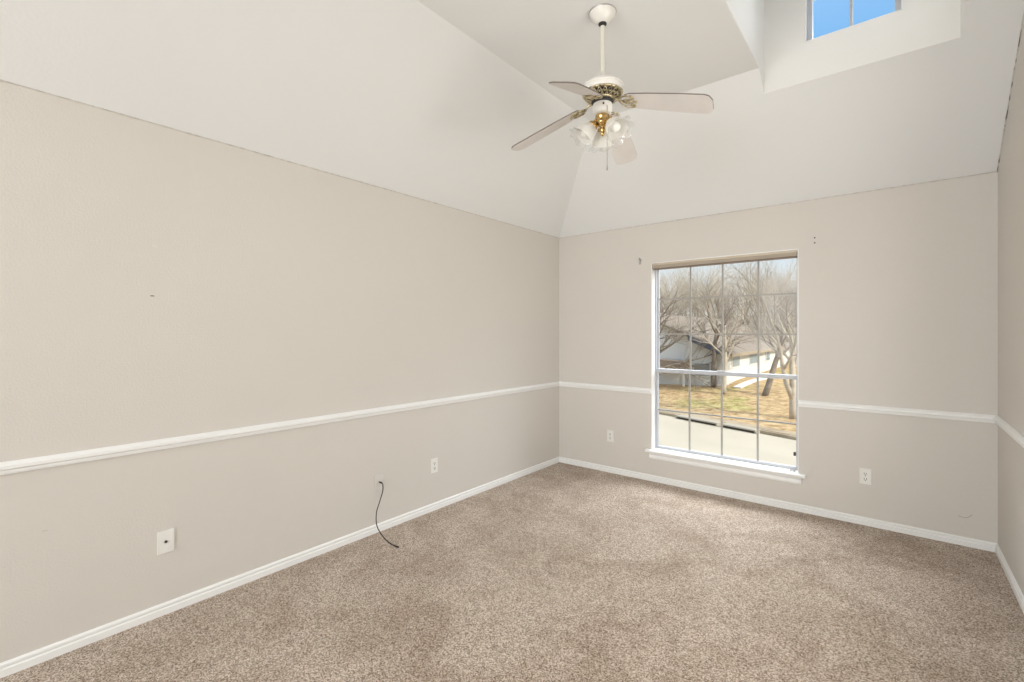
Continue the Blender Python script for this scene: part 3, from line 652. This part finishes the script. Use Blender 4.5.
b.face(rows[0][:2] + rows[0][:1:-1]); b.face(rows[-1][:2] + rows[-1][:1:-1])
struct(b.build('trim_footpath', 'siding'), 'white footpath climbing the lawn beside the white house')

# trees
def grow(rng, start, d0, length, rad, lvl, maxl, TR, BR, TW, spread, ratio=0.62):
    n = 6 if lvl < 2 else 4; pts = [start.copy()]; rs = [rad]; d = d0.normalized(); p = start.copy()
    for i in range(n):
        w = 0.16 if lvl else 0.07
        d = (d + Vector((rng.uniform(-w, w), rng.uniform(-w, w), rng.uniform(-w, w) + (0.04 if lvl else 0.0)))).normalized()
        p = p + d*(length/n); pts.append(p.copy()); rs.append(rad*(1 - (0.82 if lvl == 0 else 0.78)*((i+1)/n)**(1.6 if lvl == 0 else 1)))
    tgt = TR if lvl == 0 else (BR if lvl < 3 else TW)
    tgt.tube(pts, rs, (9, 6, 5, 3, 3)[min(lvl, 4)], cap=(lvl < 2))
    if lvl >= maxl: return
    k = {0: 7, 1: 6, 2: 6, 3: 4}.get(lvl, 3)
    for j in range(k):
        t_ = (0.42 + 0.58*(j+0.5)/k) if lvl == 0 else (0.22 + 0.78*(j+0.6)/k)
        i = min(n-1, int(t_*n)); f = t_*n - i; q0 = pts[i].lerp(pts[i+1], f); dd = (pts[i+1]-pts[i]).normalized()
        az = rng.uniform(0, 2*pi) if lvl else (2*pi*j*0.382 + rng.uniform(-0.3, 0.3))
        o1 = dd.orthogonal().normalized(); o2 = dd.cross(o1); sp = spread*rng.uniform(0.75, 1.25)
        nd = dd*cos(sp) + (o1*cos(az) + o2*sin(az))*sin(sp); nd.z += 0.12
        grow(rng, q0, nd, length*ratio*rng.uniform(0.75, 1.1)*(1.15-0.35*t_), rs[i]*0.60, lvl+1, maxl, TR, BR, TW, spread, ratio)

def tree(loc, h, rad, seed, label, group=None, lean=(0, 0), maxl=4, bark='bark', extra=(), name='bare_tree', spread=0.75):
    rng = random.Random(seed); r = empty(name, loc, label, 'tree', group); TR, BR, TW = MB(), MB(), MB(); base_ = Vector(loc) - Vector((0, 0, 0.15))
    grow(rng, base_, Vector((lean[0], lean[1], 1)), h*0.55, rad, 0, maxl, TR, BR, TW, spread)
    for (z_, dv, L_, rr) in extra: grow(rng, base_ + Vector((0, 0, z_)) + Vector((lean[0], lean[1], 0))*z_, Vector(dv), L_, rr, 1, maxl, TR, BR, TW, spread)
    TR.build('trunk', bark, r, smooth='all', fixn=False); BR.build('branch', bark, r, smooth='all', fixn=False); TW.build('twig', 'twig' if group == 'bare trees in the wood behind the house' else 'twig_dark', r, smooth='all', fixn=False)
    return r
def at(a, b_): p = S(a, b_, 0); p.z = gz(a, b_); return p
G1 = 'bare trees on the lawn bank'
tree(at(0.67, 3.33), 9.5, 0.17, 11, 'pale upright bare tree nearest the street at the right', G1, (0.01, 0.0), bark='bark_pale', extra=((1.0, (-0.36, -0.29, 1), 5.2, 0.14),))
tree(at(-3.12, 7.26), 9.0, 0.18, 23, 'thick bare tree leaning right, crossing the limb of the upright tree', G1, (0.23, 0.19), bark='bark')
tree(at(-5.11, 6.37), 8.0, 0.14, 37, 'slender pale bare tree in front of the white house corner', G1, (-0.02, 0), bark='bark_pale')
tree(at(-6.88, 7.83), 8.5, 0.20, 41, 'grey bare tree close to the house gable', G1, (0.0, 0), bark='bark')
tree(at(-9.2, 4.2), 9.5, 0.24, 58, 'wide spreading bare tree at the left of the bank', G1, (0.03, 0.02), bark='bark', extra=((1.6, (0.75, 0.62, 0.36), 4.6, 0.10), (1.2, (0.80, 0.55, 0.10), 4.2, 0.08), (2.4, (0.7, 0.7, 0.55), 4.4, 0.09)))
G2 = 'bare trees in the wood behind the house'
LB = 'pale bare tree in the dense wood behind the white house'
cp = Vector(cam.location); rr_ = Vector((0.776, 0.631, 0)); ff_ = Vector((-0.631, 0.776, 0))
def wood(ratio, d):
    p = cp + rr_*(ratio*d) + ff_*d; q = p - S0; q.z = 0; p.z = gz(q.dot(E1), q.dot(E2)); return p
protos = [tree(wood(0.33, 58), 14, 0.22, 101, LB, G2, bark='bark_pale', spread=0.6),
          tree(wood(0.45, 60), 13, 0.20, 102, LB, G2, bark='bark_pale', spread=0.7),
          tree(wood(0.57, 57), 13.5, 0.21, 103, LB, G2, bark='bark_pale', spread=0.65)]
rng = random.Random(9); k = 0
for d in (54, 62, 70, 79, 90):
    for i in range(9):
        c = copy_tree(protos[k % 3]); k += 1
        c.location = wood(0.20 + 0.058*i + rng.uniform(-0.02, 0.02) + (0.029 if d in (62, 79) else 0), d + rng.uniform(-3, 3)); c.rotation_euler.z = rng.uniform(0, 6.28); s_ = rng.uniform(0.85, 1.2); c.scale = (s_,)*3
